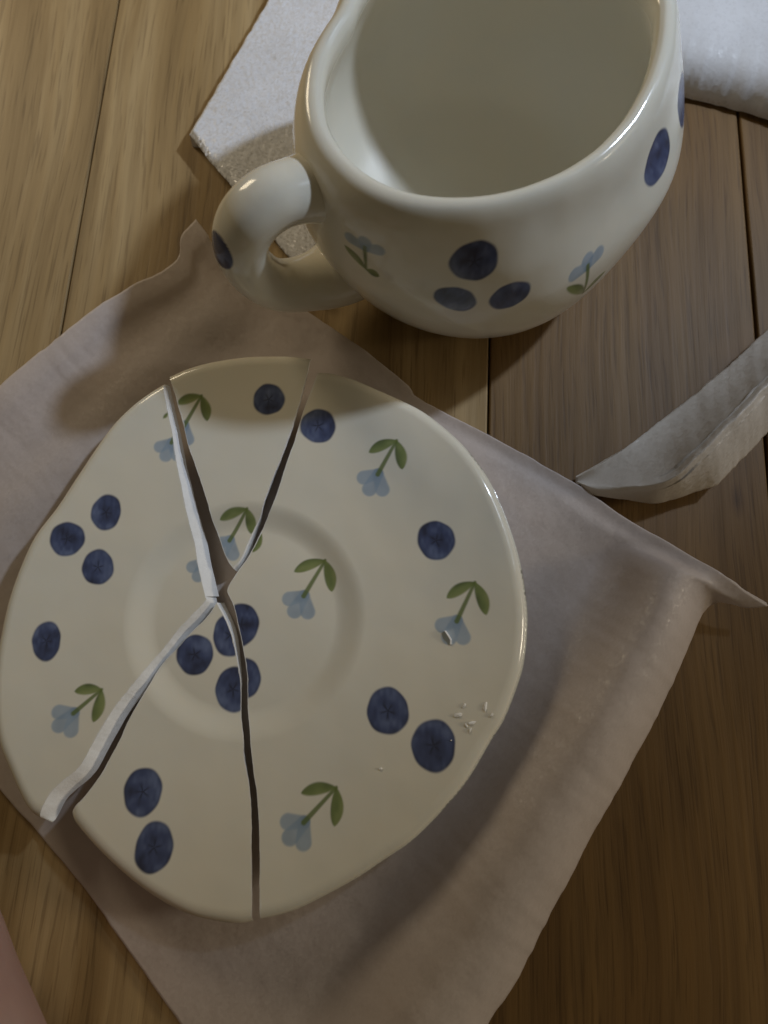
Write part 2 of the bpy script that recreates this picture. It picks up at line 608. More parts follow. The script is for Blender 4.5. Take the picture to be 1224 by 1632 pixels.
def make_shard(name, A_px, B_px, rim_px, offA, offB, tilt, painter, label, seed):
    """A, B: traced break lines from the middle to the rim; rim from the end of A to the end of B.
    offA / offB: how far the break slopes outward towards the underside: at the middle, at the rim (cm), and by where."""
    A0, B0 = on_saucer(A_px)[:, :2], on_saucer(B_px)[:, :2]
    R0 = at(np.array(rim_px)[:, 0], np.array(rim_px)[:, 1], 1.28)[:, :2]
    A0[-1], B0[-1] = R0[0], R0[-1]
    C = resample(R0, 500)
    LA = np.linalg.norm(np.diff(A0, axis=0), axis=1).sum()
    LB = np.linalg.norm(np.diff(B0, axis=0), axis=1).sum()
    arc = np.linalg.norm(np.diff(C, axis=0), axis=1).sum()
    reach = max(LA, LB, np.linalg.norm(C - A0[0], axis=1).max())
    ns = int(reach / 0.030)
    # break lines with small chips and jags
    s_in = 1 - 0.42 / reach
    s = np.concatenate([np.linspace(0, s_in, ns, endpoint=False), s_in + (1 - s_in) * np.sin(np.linspace(0, np.pi / 2, 22))])
    m = int(arc / 0.030)
    t = np.linspace(0, 1, m)

    def rough(E, sd):
        d = np.gradient(E, axis=0)
        nn = np.stack([-d[:, 1], d[:, 0]], -1) / (np.linalg.norm(d, axis=1)[:, None] + 1e-9)
        k = np.linspace(0, np.linalg.norm(np.diff(E, axis=0), axis=1).sum(), len(E))
        f = np.sin(np.pi * np.linspace(0, 1, len(E)))[:, None] ** 0.3
        j = 0.022 * noise2(k * 1.9, 0 * k, sd) + 0.005 * noise2(k * 7, 0 * k, sd + 1) + 0.003 * noise2(k * 21, 0 * k, sd + 2)
        return E + nn * j[:, None] * f, nn

    As, nA = rough(resample(A0, s), seed)
    Bs, nB = rough(resample(B0, s), seed + 20)
    Ct = resample(R0, t)
    mid = C[250]

    def outward(E, nn):
        side = np.sign(((mid - E) * nn).sum(1).mean())
        return -nn * side

    def patch(A_, B_):
        S, T = s[:, None, None], t[None, :, None]
        return (1 - T) * A_[:, None] + T * B_[:, None] + S * (Ct[None] - ((1 - T) * A_[-1] + T * B_[-1])) \
            + (1 - S) * 0

    XY = patch(As, Bs)
    base = saucer_z(XY[..., 0], XY[..., 1])
    tiltz = tilt[0] + tilt[1] * (XY[..., 0] - XY[..., 0].mean()) + tilt[2] * (XY[..., 1] - XY[..., 1].mean())
    # distance to the rim along each ray
    k_in = ns // 2
    Lr = np.linalg.norm(Ct - XY[k_in], axis=1) / (1 - s[k_in])
    d = (1 - s)[:, None] * Lr[None]
    dl = np.clip(LIP - d, 0, LIP)
    drop = 0.25 * (1 - np.sqrt(np.clip(1 - (dl / LIP) ** 2, 0, 1)))
    ztop = base - drop + tiltz
    TOP = np.concatenate([XY, ztop[..., None]], -1)
    n, mm = TOP.shape[:2]
    # underside, coarser
    js = np.unique(np.concatenate([np.arange(0, mm, 5), [mm - 1]]))
    si = np.unique(np.concatenate([np.arange(0, ns, 6), np.arange(ns, n)]))
    slope = lambda off: (off[0] + (off[1] - off[0]) * sstep(0.0, off[2], s))[:, None]
    Ab, Bb = As + outward(As, nA) * slope(offA), Bs + outward(Bs, nB) * slope(offB)
    S, T = s[:, None, None], t[None, :, None]
    XYb = (1 - T) * Ab[:, None] + T * Bb[:, None] + S * (Ct[None] - ((1 - T) * As[-1] + T * Bs[-1]))
    XYb = XYb * 1.0
    dl2 = np.clip(0.22 - d, 0, 0.22)
    rise = (THICK - 0.25) * (1 - np.sqrt(np.clip(1 - (dl2 / 0.22) ** 2, 0, 1)))
    zb = saucer_z(XYb[..., 0], XYb[..., 1]) - THICK + rise + tiltz
    BOT = np.concatenate([XYb, zb[..., None]], -1)
    cols = np.tile(CREAM, (n * mm, 1))
    X = TOP.reshape(-1, 3)
    painter(X[:, :2], cols)
    # chipped glaze and the sharp edge's catch-light, painted white along the break
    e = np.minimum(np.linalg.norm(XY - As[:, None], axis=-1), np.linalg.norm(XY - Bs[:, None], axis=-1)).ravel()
    chip_glint = 0.016 + 0.016 * np.clip(noise2(X[:, 0] * 5, X[:, 1] * 5, seed + 5), 0, 1)
    over(cols, (1 - sstep(chip_glint * 0.6, chip_glint * 1.5, e)) * 0.8, np.array([0.86, 0.86, 0.85]))
    Bt = BOT[np.ix_(si, js)]
    V = np.vstack([X, Bt.reshape(-1, 3)])
    off = n * mm
    F = [grid_faces(n, mm), grid_faces(len(si), len(js), off, flip=True)]
    # close the rim seam: top rim row (all columns) to bottom rim row (coarse columns)
    rim_top = (n - 1) * mm
    rim_bot = off + (len(si) - 1) * len(js)
    ring = []
    for q in range(len(js) - 1):
        a0, a1 = js[q], js[q + 1]
        for a in range(a0, a1):
            ring.append((rim_top + a, rim_top + a + 1, rim_bot + q + 1, rim_bot + q))
    F.append(np.array(ring))
    cols = np.vstack([cols, np.tile(CREAM, (Bt.shape[0] * Bt.shape[1], 1))])
    # orientation: top must look up
    F = np.vstack(F)
    a, b, c = TOP[n // 2, mm // 2], TOP[n // 2, mm // 2 + 1], TOP[n // 2 + 1, mm // 2]
    if np.cross(b - a, c - a)[2] < 0:
        F = F[:, ::-1]
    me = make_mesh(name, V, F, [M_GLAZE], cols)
    o = link(name, me)
    # broken faces: one part each
    sub_meshes = [me]
    for E_top, E_bot, sd, nv in ((TOP[:, 0], BOT[:, 0], seed + 31, outward(As, nA)), (TOP[:, -1], BOT[:, -1], seed + 47, outward(Bs, nB))):
        K = 9
        f = np.linspace(0, 1, K)[:, None, None]
        Pf = E_top[None] * (1 - f) + E_bot[None] * f
        kk = np.linspace(0, 9, n)[None, :]
        bulge = np.sin(np.pi * f[..., 0]) * (0.022 * noise2(kk * 1.3 + 0 * f[..., 0], 2.3 * f[..., 0] + 0 * kk, sd)
                                            + 0.004 * noise2(kk * 5 + 0 * f[..., 0], 4 * f[..., 0] + 0 * kk, sd + 1))
        Pf[..., :2] += nv[None] * bulge[..., None]
        ff = grid_faces(K, n)
        mid_i = (K // 2) * n + n // 2
        Vf = Pf.reshape(-1, 3)
        nrm_ = np.cross(Vf[mid_i + 1] - Vf[mid_i], Vf[mid_i + n] - Vf[mid_i])
        if (nrm_[:2] @ nv[n // 2]) < 0:
            ff = ff[:, ::-1]
        mf = make_mesh("broken_edge", Vf, ff, [M_BISQUE])
        link("broken_edge", mf, o)
        sub_meshes.append(mf)
    ctr = TOP[n // 2, mm // 2]
    recentre(o, sub_meshes, (ctr[0], ctr[1], float(V[:, 2].min())))
    tag(o, label, "saucer shard", "broken pieces of the saucer")
    return o


S_ = 1 / 57.0          # photo pixels to cm on the saucer


def berry(X, col, cx, cy, rx, ry, seed, rot=0.0):
    paint_berry(X, col, on_saucer([(cx, cy)])[0, :2], rx * S_, ry * S_, rot, seed)


def flower(X, col, J, S, Lt, Rt, seed, **k):
    P = on_saucer([J, S, Lt, Rt])[:, :2]
    paint_flower(X, col, P[0], P[1], P[2], P[3], seed, **k)


def paint_top(X, col):
    berry(X, col, 429, 638, 25.5, 26.5, 1)
    flower(X, col, (322, 632), (294, 680), (283, 645), (331, 672), 1, scale=0.9)
    flower(X, col, (394, 811), (366, 862), (351, 829), (401, 851), 2, scale=0.9)


def paint_right(X, col):
    berry(X, col, 507, 679, 28.5, 29, 2)
    berry(X, col, 695, 861, 29.5, 31.5, 3)
    berry(X, col, 618, 1133, 32, 34, 4)
    berry(X, col, 691, 1188, 33, 36.5, 5)
    berry(X, col, 384, 996, 28, 34, 6)
    berry(X, col, 387, 1082, 27.5, 32, 7)
    flower(X, col, (632, 702), (602, 756), (588, 721), (641, 748), 3)
    flower(X, col, (757, 928), (728, 990), (712, 953), (775, 980), 4)
    flower(X, col, (518, 893), (484, 950), (469, 911), (529, 943), 5)
    flower(X, col, (536, 1255), (484, 1311), (480, 1264), (533, 1317), 6)
    P = on_saucer([(417, 851), (403, 880)])[:, :2]
    paint_leaf(X, col, P[0], P[1], 0.10, 3)


def paint_bottom(X, col):
    berry(X, col, 310, 1043, 28, 32, 8)
    berry(X, col, 367, 1012, 27, 34, 9)
    berry(X, col, 371, 1099, 27, 34, 10)
    berry(X, col, 227, 1262, 28, 33, 11)
    berry(X, col, 245, 1351, 27, 34, 12)


def paint_left(X, col):
    berry(X, col, 171, 818, 23, 29.5, 13)
    berry(X, col, 109, 860, 26, 28, 14)
    berry(X, col, 158, 905, 24, 28.5, 15)
    berry(X, col, 76, 1022, 21, 30, 16)
    flower(X, col, (164, 1099), (119, 1137), (121, 1102), (151, 1151), 7, scale=0.92)
    flower(X, col, (296, 660), (275, 708), (265, 664), (300, 690), 8, leaves=(False, False), scale=0.85)
    P = on_saucer([(269, 660), (262, 669)])[:, :2]
    paint_leaf(X, col, P[0], P[1], 0.05, 3)
    flower(X, col, (346, 855), (327, 898), (320, 860), (350, 870), 9, leaves=(False, False), scale=0.85)


TOP_L = [(372, 906), (361.5, 889.5), (344, 844), (331, 803), (316, 758), (303, 717), (291, 667), (272, 603)]
TOP_R = [(372, 906), (384, 892), (402, 854), (415, 824), (425, 793), (440, 753), (458, 707), (475.5, 651.5), (488, 606), (497, 576.5)]
TOP_RIM = [(272, 603), (301, 591), (341, 580.5), (392, 573), (443, 571.5), (473, 573), (497, 576.5)]
RIGHT_U = [(362, 943), (366, 932), (381.5, 908), (398, 882), (412, 856), (427, 823), (442.6, 783), (458, 737.6), (470.5, 702), (483, 656.5), (496, 621), (508.5, 594.7)]
RIGHT_D = [(362, 943), (373, 970), (385, 1023), (393, 1080), (394.5, 1133), (401, 1197), (408, 1257.5), (412.6, 1318), (413.7, 1382), (416, 1464)]
RIGHT_RIM = [(508.5, 594.7), (531, 597), (564, 606), (605, 623.6), (645, 642), (675.7, 659), (711, 687), (741.5, 717), (772, 758), (797, 808.5), (817.5, 864),
             (830, 915), (837, 970), (837, 1010), (833, 1050), (826, 1080), (803, 1142), (779, 1182), (742, 1244), (703, 1291), (656, 1338), (609, 1371),
             (567, 1399), (520, 1425), (473.5, 1448), (439.5, 1459), (416, 1464)]
BOT_R = [(345, 960), (366, 1002), (376, 1044), (383.5, 1090.5), (385, 1140), (388, 1176), (389.5, 1204), (396, 1247), (399.5, 1303.6), (400.5, 1346), (401, 1399.6), (404, 1468)]
BOT_L = [(345, 960), (331, 980), (293, 1020), (259, 1057.7), (233, 1099), (207, 1144), (188, 1182), (169, 1219), (150, 1247.5), (133, 1270), (119, 1284), (112, 1297)]
BOT_RIM = [(112, 1297), (118, 1312), (144, 1343), (182, 1380), (223, 1413), (267.7, 1441), (309, 1459), (350, 1468), (381, 1471), (404, 1468)]
LEFT_U = [(329, 952), (319.4, 908), (310, 859.4), (297, 803), (285.6, 746.7), (276, 690), (268, 649), (263, 615)]
LEFT_D = [(329, 952), (327, 962), (285.6, 1005), (252, 1046), (222, 1080), (195, 1114), (177, 1140), (158, 1170), (146.6, 1193), (128, 1223), (101.5, 1246), (80, 1268), (66, 1303)]
LEFT_RIM = [(263, 615), (240.5, 628), (214, 647), (184, 675), (154, 713), (120, 762), (90, 807), (56, 852), (34, 897), (15, 949.6), (3, 1000), (-6, 1060), (-7, 1120), (0, 1182),
            (19, 1231), (37.6, 1271), (52, 1293), (66, 1303)]

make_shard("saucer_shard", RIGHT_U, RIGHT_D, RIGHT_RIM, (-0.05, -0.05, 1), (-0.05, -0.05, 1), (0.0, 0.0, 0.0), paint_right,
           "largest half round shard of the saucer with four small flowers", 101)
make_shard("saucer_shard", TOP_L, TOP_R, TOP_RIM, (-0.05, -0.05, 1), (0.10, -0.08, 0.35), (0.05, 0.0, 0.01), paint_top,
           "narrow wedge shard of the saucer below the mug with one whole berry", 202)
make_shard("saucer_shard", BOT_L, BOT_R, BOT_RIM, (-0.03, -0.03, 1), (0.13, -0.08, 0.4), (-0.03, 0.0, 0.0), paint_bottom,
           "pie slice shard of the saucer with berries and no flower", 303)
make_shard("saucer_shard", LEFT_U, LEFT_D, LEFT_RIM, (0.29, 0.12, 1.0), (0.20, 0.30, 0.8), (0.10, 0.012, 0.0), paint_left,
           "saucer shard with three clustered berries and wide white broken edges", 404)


# ------------------------------------------------------------------ ceramic chips lying on the largest shard
def chip(px, py, size, elong, rot, lift, label, seed, group="ceramic crumbs on the largest shard", name="ceramic_chip"):
    r = random.Random(seed)
    P = on_saucer([(px, py)])[0]
    bm = bmesh.new()
    bmesh.ops.create_icosphere(bm, subdivisions=1, radius=1.0)
    for v in bm.verts:
        k = r.uniform(0.6, 1.15)
        v.co = Vector((v.co.x * size * elong * k, v.co.y * size * k * 0.7, v.co.z * lift * k)) * CM
    for f in bm.faces:
        f.smooth = False
    me = bpy.data.meshes.new(name)
    bm.to_mesh(me)
    bm.free()
    me.materials.append(M_DUST)
    o = link(name, me, None, (P[0] * CM, P[1] * CM, (P[2] + lift * 0.55) * CM))
    o.rotation_euler = (r.uniform(-0.2, 0.2), r.uniform(-0.2, 0.2), rot)
    return tag(o, label, "ceramic chip", group)


chip(713, 1014, 0.055, 1.0, 0.4, 0.05, "small pointed white sliver standing on the pale blue flower", 1, name="ceramic_sliver")
CRUMBS = [(730, 1139, 0.075, 1.5, 0.2, "oval white ceramic crumb at the left end of the crumb cluster"),
          (739, 1125, 0.05, 1.6, 0.9, "slim white ceramic crumb at the top of the crumb cluster"),
          (752, 1152, 0.07, 1.5, 0.3, "largest white ceramic crumb in the middle of the crumb cluster"),
          (743, 1157, 0.05, 1.4, 2.2, "small faint ceramic crumb just left of the lowest crumb"),
          (749, 1164, 0.045, 1.6, 1.0, "lowest white ceramic crumb of the cluster above the berry"),
          (773, 1126, 0.07, 1.8, 1.3, "tall triangular ceramic crumb nearest to the saucer's rim"),
          (783, 1140, 0.05, 1.4, 0.8, "tiny round ceramic crumb just below the triangular crumb")]
for k, (px, py, sz, el, rt, lab) in enumerate(CRUMBS):
    chip(px, py, sz * 1.25, el, rt, 0.030, lab, 20 + k)
chip(607, 1225, 0.045, 1.3, 0.3, 0.03, "lone tiny white crumb below the two dark berries", 60)
chip(719, 1180, 0.03, 1.2, 0.3, 0.03, "tiny white speck of ceramic lying on a dark berry", 61)
# the sliver: give it its hooked upright shape
sl = [o for o in COL.objects if o.name.startswith("ceramic_sliver")][0]
bm = bmesh.new()
pts = [(-0.06, 0.14, 0.02), (0.03, 0.0, 0.0), (0.09, -0.10, -0.02), (0.09, -0.22, 0.0)]
hts = [0.05, 0.09, 0.07, 0.03]
ring = []
for (x, y, z), h_ in zip(pts, hts):
    ring.append([bm.verts.new(Vector((x - 0.03, y - 0.01, -0.05)) * CM), bm.verts.new(Vector((x + 0.03, y, -0.05)) * CM),
                 bm.verts.new(Vector((x + 0.026, y, h_ * 0.8)) * CM), bm.verts.new(Vector((x - 0.026, y, h_)) * CM)])
for a, b in zip(ring[:-1], ring[1:]):
    for q in range(4):
        bm.faces.new((a[q], a[(q + 1) % 4], b[(q + 1) % 4], b[q]))
bm.faces.new(ring[0][::-1])
bm.faces.new(ring[-1])
bmesh.ops.recalc_face_normals(bm, faces=bm.faces[:])
bm.to_mesh(sl.data)
bm.free()
sl.data.materials.clear()
sl.data.materials.append(M_BISQUE)
sl.rotation_euler = (0, 0, 0)

# ------------------------------------------------------------------ mug
MC = np.array([2.60, 15.45])
inner_px = [(566, 34), (547, 62), (525, 106), (517, 160), (525, 207), (550, 248), (590, 284), (640, 307), (690, 316), (740, 317), (800, 309), (860, 289), (920, 257),
            (970, 214), (1005, 165), (1028, 112), (1038, 60), (1038, 10)]
ri = at(np.array(inner_px)[:, 0], np.array(inner_px)[:, 1], 6.75)[:, :2] - MC
th_i = np.unwrap(np.arctan2(ri[:, 1], ri[:, 0]))
rad_i = np.hypot(ri[:, 0], ri[:, 1])
th_full = np.concatenate([th_i, [th_i[-1] + (th_i[0] + 2 * np.pi - th_i[-1]) * f for f in (0.25, 0.5, 0.75)]])
rad_full = np.concatenate([rad_i, [4.05, 4.02, 3.95]])
o_ = np.argsort(th_full)
th_s, rad_s = th_full[o_], rad_full[o_]
th_e = np.concatenate([th_s - 2 * np.pi, th_s, th_s + 2 * np.pi, th_s + 4 * np.pi])
rad_e = np.tile(rad_s, 4)


def rim_r(th):
    base = (th - th_s[0]) % (2 * np.pi) + th_s[0]
    acc = 0
    ws = np.linspace(-0.08, 0.08, 9)
    for w_ in ws:
        acc = acc + np.interp(base + w_, th_e, rad_e)
    return acc / len(ws)


prof_out = [(0.0, 0.18), (2.2, 0.16), (3.2, 0.02), (3.55, 0.05), (3.9, 0.35), (4.42, 1.1), (4.86, 2.0), (5.13, 3.0), (5.22, 4.0), (5.10, 5.0), (4.92, 5.8), (4.76, 6.35), (4.60, 6.72),
            (4.42, 6.94), (4.22, 6.99), (4.07, 6.90)]
prof_in = [(4.07, 6.90), (4.0, 6.7), (4.04, 6.3), (4.26, 5.6), (4.52, 4.6), (4.58, 3.6), (4.34, 2.5), (3.78, 1.6), (2.9, 1.05), (1.9, 0.80), (0.9, 0.72), (0.0, 0.70)]
po = resample(prof_out, 330)
pi_ = resample(prof_in, 120)
prof = np.vstack([po, pi_[1:]])
NT = 1000
th = np.linspace(0, 2 * np.pi, NT, endpoint=False)
kf = rim_r(th) / 4.0
zz, rr_ = prof[:, 1], prof[:, 0]
wz = sstep(1.5, 6.5, zz)[:, None]
kk = 1 + (kf[None] - 1) * wz
# hand-formed unevenness of the belly
kk = kk * (1 + (0.027 * np.cos(3 * (th + 1.62)) + 0.014 * np.cos(5 * th + 0.4))[None] * sstep(0.5, 3.5, zz)[:, None] * (1 - sstep(5.0, 6.6, zz)[:, None])
           + (0.095 * np.exp(-((((th + np.pi) % (2 * np.pi)) - np.pi + 0.15) / 0.7) ** 2)[None]) * np.exp(-((zz - 4.0) / 1.8) ** 2)[:, None])
Rg = rr_[:, None] * kk
Zg = zz[:, None] + sstep(4.5, 7.0, zz)[:, None] * (0.07 * np.sin(2 * th + 1.0) + 0.05 * np.sin(3 * th))[None]
MUG = np.stack([MC[0] + Rg * np.cos(th)[None], MC[1] + Rg * np.sin(th)[None], Zg], -1)
n_po = len(po)
sarc = np.concatenate([[0], np.cumsum(np.hypot(np.diff(prof[:, 0]), np.diff(prof[:, 1])))])
cols = np.tile(CREAM, (MUG.shape[0] * NT, 1))
Pu, Pv, Pd = proj(MUG[:n_po])


def on_mug(px, py):
    """traced point -> unrolled coordinates (angle, arc length) on the outer wall"""
    e = (Pu - px) ** 2 + (Pv - py) ** 2
    e = np.where(np.arange(n_po)[:, None] > n_po * 0.93, 1e9, e)
    e = np.where(e < e.min() + 16, e + Pd * 4, 1e9)
    i, j = np.unravel_index(np.argmin(e), e.shape)
    return th[j], sarc[i]


def mug_xy(th0):
    dth = (th[None] - th0 + np.pi) % (2 * np.pi) - np.pi
    x = dth * 5.1 + 0 * sarc[:n_po, None]
    y = sarc[:n_po, None] + 0 * dth
    return np.stack([x.ravel(), y.ravel()], -1)


mc = cols[:n_po * NT]


def mug_berry(px, py, rx, ry, seed, rot=0.0, star=True, turn=0.0):
    t0, s0 = on_mug(px, py)
    t0 += turn
    paint_berry(mug_xy(t0), mc, (0.0, s0), rx, ry, rot, seed, star=star)


def mug_flower(J, S, Lt, Rt, seed, **k):
    t0, _ = on_mug(*J)
    X = mug_xy(t0)
    q = []
    for p in (J, S, Lt, Rt):
        tt, ss = on_mug(*p)
        q.append((((tt - t0 + np.pi) % (2 * np.pi) - np.pi) * 5.1, ss))
    sel = np.where(np.linalg.norm(X - np.array(q[0]), axis=1) < 2.6)[0]
    sub_ = mc[sel]
    paint_flower(X[sel], sub_, *q, seed, **k)
    mc[sel] = sub_


mug_berry(757, 416, 0.60, 0.56, 21)
mug_berry(726, 477, 0.57, 0.42, 29, rot=-0.35, star=False)
mug_berry(813, 471, 0.56, 0.42, 23, rot=0.30, star=False)
mug_berry(1048, 250, 0.74, 0.60, 24, rot=0.5, star=False)
mug_berry(1084, 186, 0.62, 0.62, 25, star=False, turn=0.10)
mug_flower((583, 430), (581, 394), (549, 391), (604, 440), 11, scale=0.85, lobes=(-1.40, 0.0, 1.40), mid=0.40)
mug_flower((929, 467), (937, 424), (903, 458), (965, 432), 12, scale=1.05, lobes=(-1.40, 0.0, 1.40), mid=0.40)

mug = bpy.data.objects.new("mug", None)
COL.objects.link(mug)
mug.location = (MC[0] * CM, MC[1] * CM, 0)
tag(mug, "cream pot bellied ceramic mug with blueberries, standing on the planks", "mug")
nP = MUG.shape[0]
me = make_mesh("mug_body", MUG.reshape(-1, 3) - np.array([MC[0], MC[1], 0]), grid_faces(nP, NT, wrap=True), [M_GLAZE, M_INSIDE], cols,
               mat_idx=np.repeat((np.arange(nP - 1) >= n_po + 6).astype(np.int32), NT))
body = link("mug_body", me, mug)

# handle: thick loop in an upright plane through the mug's axis
AZ = math.radians(212.5)
hd = np.array([math.cos(AZ), math.sin(AZ)])
hp = [(4.62, 5.45), (5.25, 5.75), (6.25, 6.05), (7.02, 5.75), (7.38, 4.95), (7.22, 3.75), (6.58, 2.50), (5.40, 1.72), (4.35, 1.55)]
hc = resample(hp, 240)
tg = np.gradient(hc, axis=0)
tg /= np.linalg.norm(tg, axis=1)[:, None]
NB = 150
ph = np.linspace(0, 2 * np.pi, NB, endpoint=False)
uu = np.linspace(0, 1, len(hc))
flare = 1 + 0.25 * np.exp(-(uu / 0.10) ** 2) + 0.36 * np.exp(-((1 - uu) / 0.14) ** 2)
ra, rb = 0.67 * flare, 0.80 * flare
side = np.array([-hd[1], hd[0]])
H = []
for q in range(len(hc)):
    nx, nz = -tg[q, 1], tg[q, 0]
    rho = hc[q, 0] + ra[q] * np.cos(ph) * nx
    z = hc[q, 1] + ra[q] * np.cos(ph) * nz
    lat = rb[q] * np.sin(ph)
    H.append(np.stack([rho * hd[0] + lat * side[0], rho * hd[1] + lat * side[1], z], -1))
H = np.array(H)
hcol = np.tile(CREAM, (H.shape[0] * NB, 1))
Hw = H.reshape(-1, 3) + np.array([MC[0], MC[1], 0])
bu, bv, bd = proj(Hw)
e = (bu - 346) ** 2 + (bv - 400) ** 2
bc = Hw[np.argmin(np.where(e < e.min() + 25, e + bd * 5, 1e9))]
dd = np.linalg.norm(Hw - bc, axis=1)
over(hcol, 1 - sstep(0.47, 0.52, dd), NAVY * 0.8)
caps = []
Fh = grid_faces(H.shape[0], NB, wrap=True)
Vh = H.reshape(-1, 3)
meh = make_mesh("handle", Vh, Fh[:, ::-1], [M_GLAZE], hcol)
link("handle", meh, mug)


# ------------------------------------------------------------------ thin foam sheet under the saucer
def solid_sheet(name, G, thick, mat, jag=0.0, seed=0):
    n, m = G.shape[:2]
    du, dv = np.gradient(G, axis=0), np.gradient(G, axis=1)
    N_ = np.cross(du, dv)
    N_ /= np.linalg.norm(N_, axis=-1, keepdims=True) + 1e-12
    if N_[..., 2].mean() < 0:
        N_ = -N_
    top, bot = G, G - N_ * thick
    V = np.vstack([top.reshape(-1, 3), bot.reshape(-1, 3)])
    F = [grid_faces(n, m), grid_faces(n, m, n * m, flip=True)]
    b = np.concatenate([np.arange(m), np.arange(1, n) * m + m - 1, (n - 1) * m + np.arange(m - 2, -1, -1), np.arange(n - 2, 0, -1) * m])
    b2 = np.roll(b, -1)
    F.append(np.stack([b, b + n * m, b2 + n * m, b2], -1))
    flat_sides = np.repeat([True, True, False], [len(f) for f in F])
    F = np.vstack(F)
    a = G[n // 2, m // 2]
    if np.cross(G[n // 2, m // 2 + 1] - a, G[n // 2 + 1, m // 2] - a)[2] < 0:
        F = F[:, ::-1]
    me = make_mesh(name, V, F, [mat], smooth=flat_sides)
    return me


def edge_curve(pts, n, jag, seed):
    """pts: (px, py, z)"""
    P = resample(np.array([np.append(at(p[0], p[1], p[2])[:2], p[2]) for p in pts]), n)
    k = np.linspace(0, 20, n)
    f = np.sin(np.pi * np.linspace(0, 1, n)) ** 0.5
    P[:, 0] += jag * f * (noise2(k * 1.1, 0 * k, seed) + 0.5 * noise2(k * 4, 0 * k, seed + 1))
    P[:, 1] += jag * f * (noise2(k * 1.3, 0 * k, seed + 2) + 0.5 * noise2(k * 4, 0 * k, seed + 3))
    return P


NG = 300
# corners: top (by the handle), right tip, bottom, left
UL = edge_curve([(-320, 839, 0.6), (-150, 715, 0.9), (0, 614, 1.1), (100, 533, 1.15), (190, 467, 1.1), (258, 432, 1.0), (284, 408, 0.95), (289, 376, 1.05), (312, 349, 1.2)], NG, 0.03, 1)
UR = edge_curve([(312, 349, 1.2), (330, 372, 1.1), (345, 394, 0.9), (420, 450, 0.5), (490, 497, 0.35), (580, 558, 0.3), (648, 612, 0.3), (672, 638, 0.3), (780, 694, 0.25), (920, 772, 0.3),
                 (1000, 828, 0.55), (1080, 872, 1.1), (1140, 908, 1.6), (1190, 945, 1.35), (1224, 966, 1.1)], NG, 0.02, 2)
RB = edge_curve([(1224, 966, 1.1), (1192, 968, 1.0), (1152, 958, 1.1), (1132, 975, 1.1), (1113, 1020, 1.0), (1090, 1075, 0.95), (1050, 1155, 0.9), (990, 1262, 0.8), (930, 1372, 0.7), (862, 1495, 0.6),
                 (815, 1580, 0.5), (775, 1640, 0.5), (690, 1800, 0.4), (576, 2004, 0.3)], NG, 0.03, 3)
LB = edge_curve([(-320, 839, 0.6), (-150, 1060, 0.3), (0, 1258, 0.2), (55, 1322, 0.2), (130, 1412, 0.2), (210, 1522, 0.2), (265, 1600, 0.2), (330, 1690, 0.2), (450, 1850, 0.25), (576, 2004, 0.3)], NG, 0.025, 4)
G = coons(UL, RB[::1], LB * 0 + UL[0] + 0 * LB, UR * 0) if False else None
# s runs from the UL edge (s=0) to the RB edge (s=1); t from the LB edge (t=0) to the UR edge (t=1)
Apart, Bpart = LB, UR                     # t = 0 : L -> B ; t = 1 : T -> R
G = coons(Apart, Bpart, UL, RB[::-1])
s = np.linspace(0, 1, NG)[:, None]
t = np.linspace(0, 1, NG)[None, :]
edge_z = G[..., 2].copy()
x, y = G[..., 0], G[..., 1]
fall_s0 = np.exp(-(s / 0.10) ** 2)
# distances (cm, approx) from the right-hand and upper-left edges
wR = (1 - s) * 20.0
wL = s * 20.0
k_ = np.clip(wR, 0, 20)
rise_ = np.where(k_ < 1.45, 1.0 - 0.85 * ((1.45 - k_) / 1.45) ** 2, 0.5 + 0.5 * np.cos(np.pi * np.clip((k_ - 1.45) / 2.1, 0, 1)))
ridge = rise_ * (0.85 + 0.85 * t ** 1.2)
edge_r = np.exp(-(wR / 0.8) ** 2) * 0.0
edge_l = np.exp(-(wL / 3.0) ** 2)
edge_t = np.exp(-(((1 - t) * 14.0) / 1.1) ** 2)
edge_b = np.exp(-((t * 14.0) / 1.5) ** 2)
wgt = np.clip(np.maximum(np.maximum(edge_r, edge_l), np.maximum(edge_t, edge_b)), 0, 1)
flat = 0.22 + 0.03 * noise2(x * 0.7, y * 0.7, 5) + 0.015 * noise2(x * 2.1, y * 2.1, 6)
Z = flat * (1 - wgt) + edge_z * wgt + ridge * (1 - edge_t * t)
# folds parallel to the long sides, away from the saucer
along = s * 13.5
folds = 0.07 * np.sin(wR * 2.0 + 0.9 * np.sin(t * 5)) * np.exp(-((wR - 2.6) / 1.6) ** 2) \
    + 0.13 * np.sin(wL * 2.0 + 1.3 * t * 3) * np.exp(-((wL - 2.0) / 1.8) ** 2) * (1 - np.exp(-((1 - t) * 14 / 1.0) ** 2)) \
    + 0.05 * noise2(wR * 0.9, t * 3, 8) * np.exp(-((wR - 2.5) / 2.5) ** 2)
Z = Z + folds
Z = Z + 0.004 * noise2(x * 5, y * 5, 9) + 0.002 * noise2(x * 13, y * 13, 10)
# pressed flat beneath the saucer
rs = np.hypot(x - at(413, 1020, 1)[0], y - at(413, 1020, 1)[1])
press = 1 - sstep(5.0, 7.7, rs)
Z = Z * (1 - press) + np.minimum(Z, 0.24) * press
Z = np.maximum(Z, 0.17)
G[..., 2] = Z
me = solid_sheet("foam_sheet", G, 0.16, M_SHEET)
sheet = link("foam_sheet", me)
recentre(sheet, [me], (float(x.mean()), float(y.mean()), 0.0))
tag(sheet, "thin translucent white foam sheet spread on the floor under the broken saucer", "foam sheet")


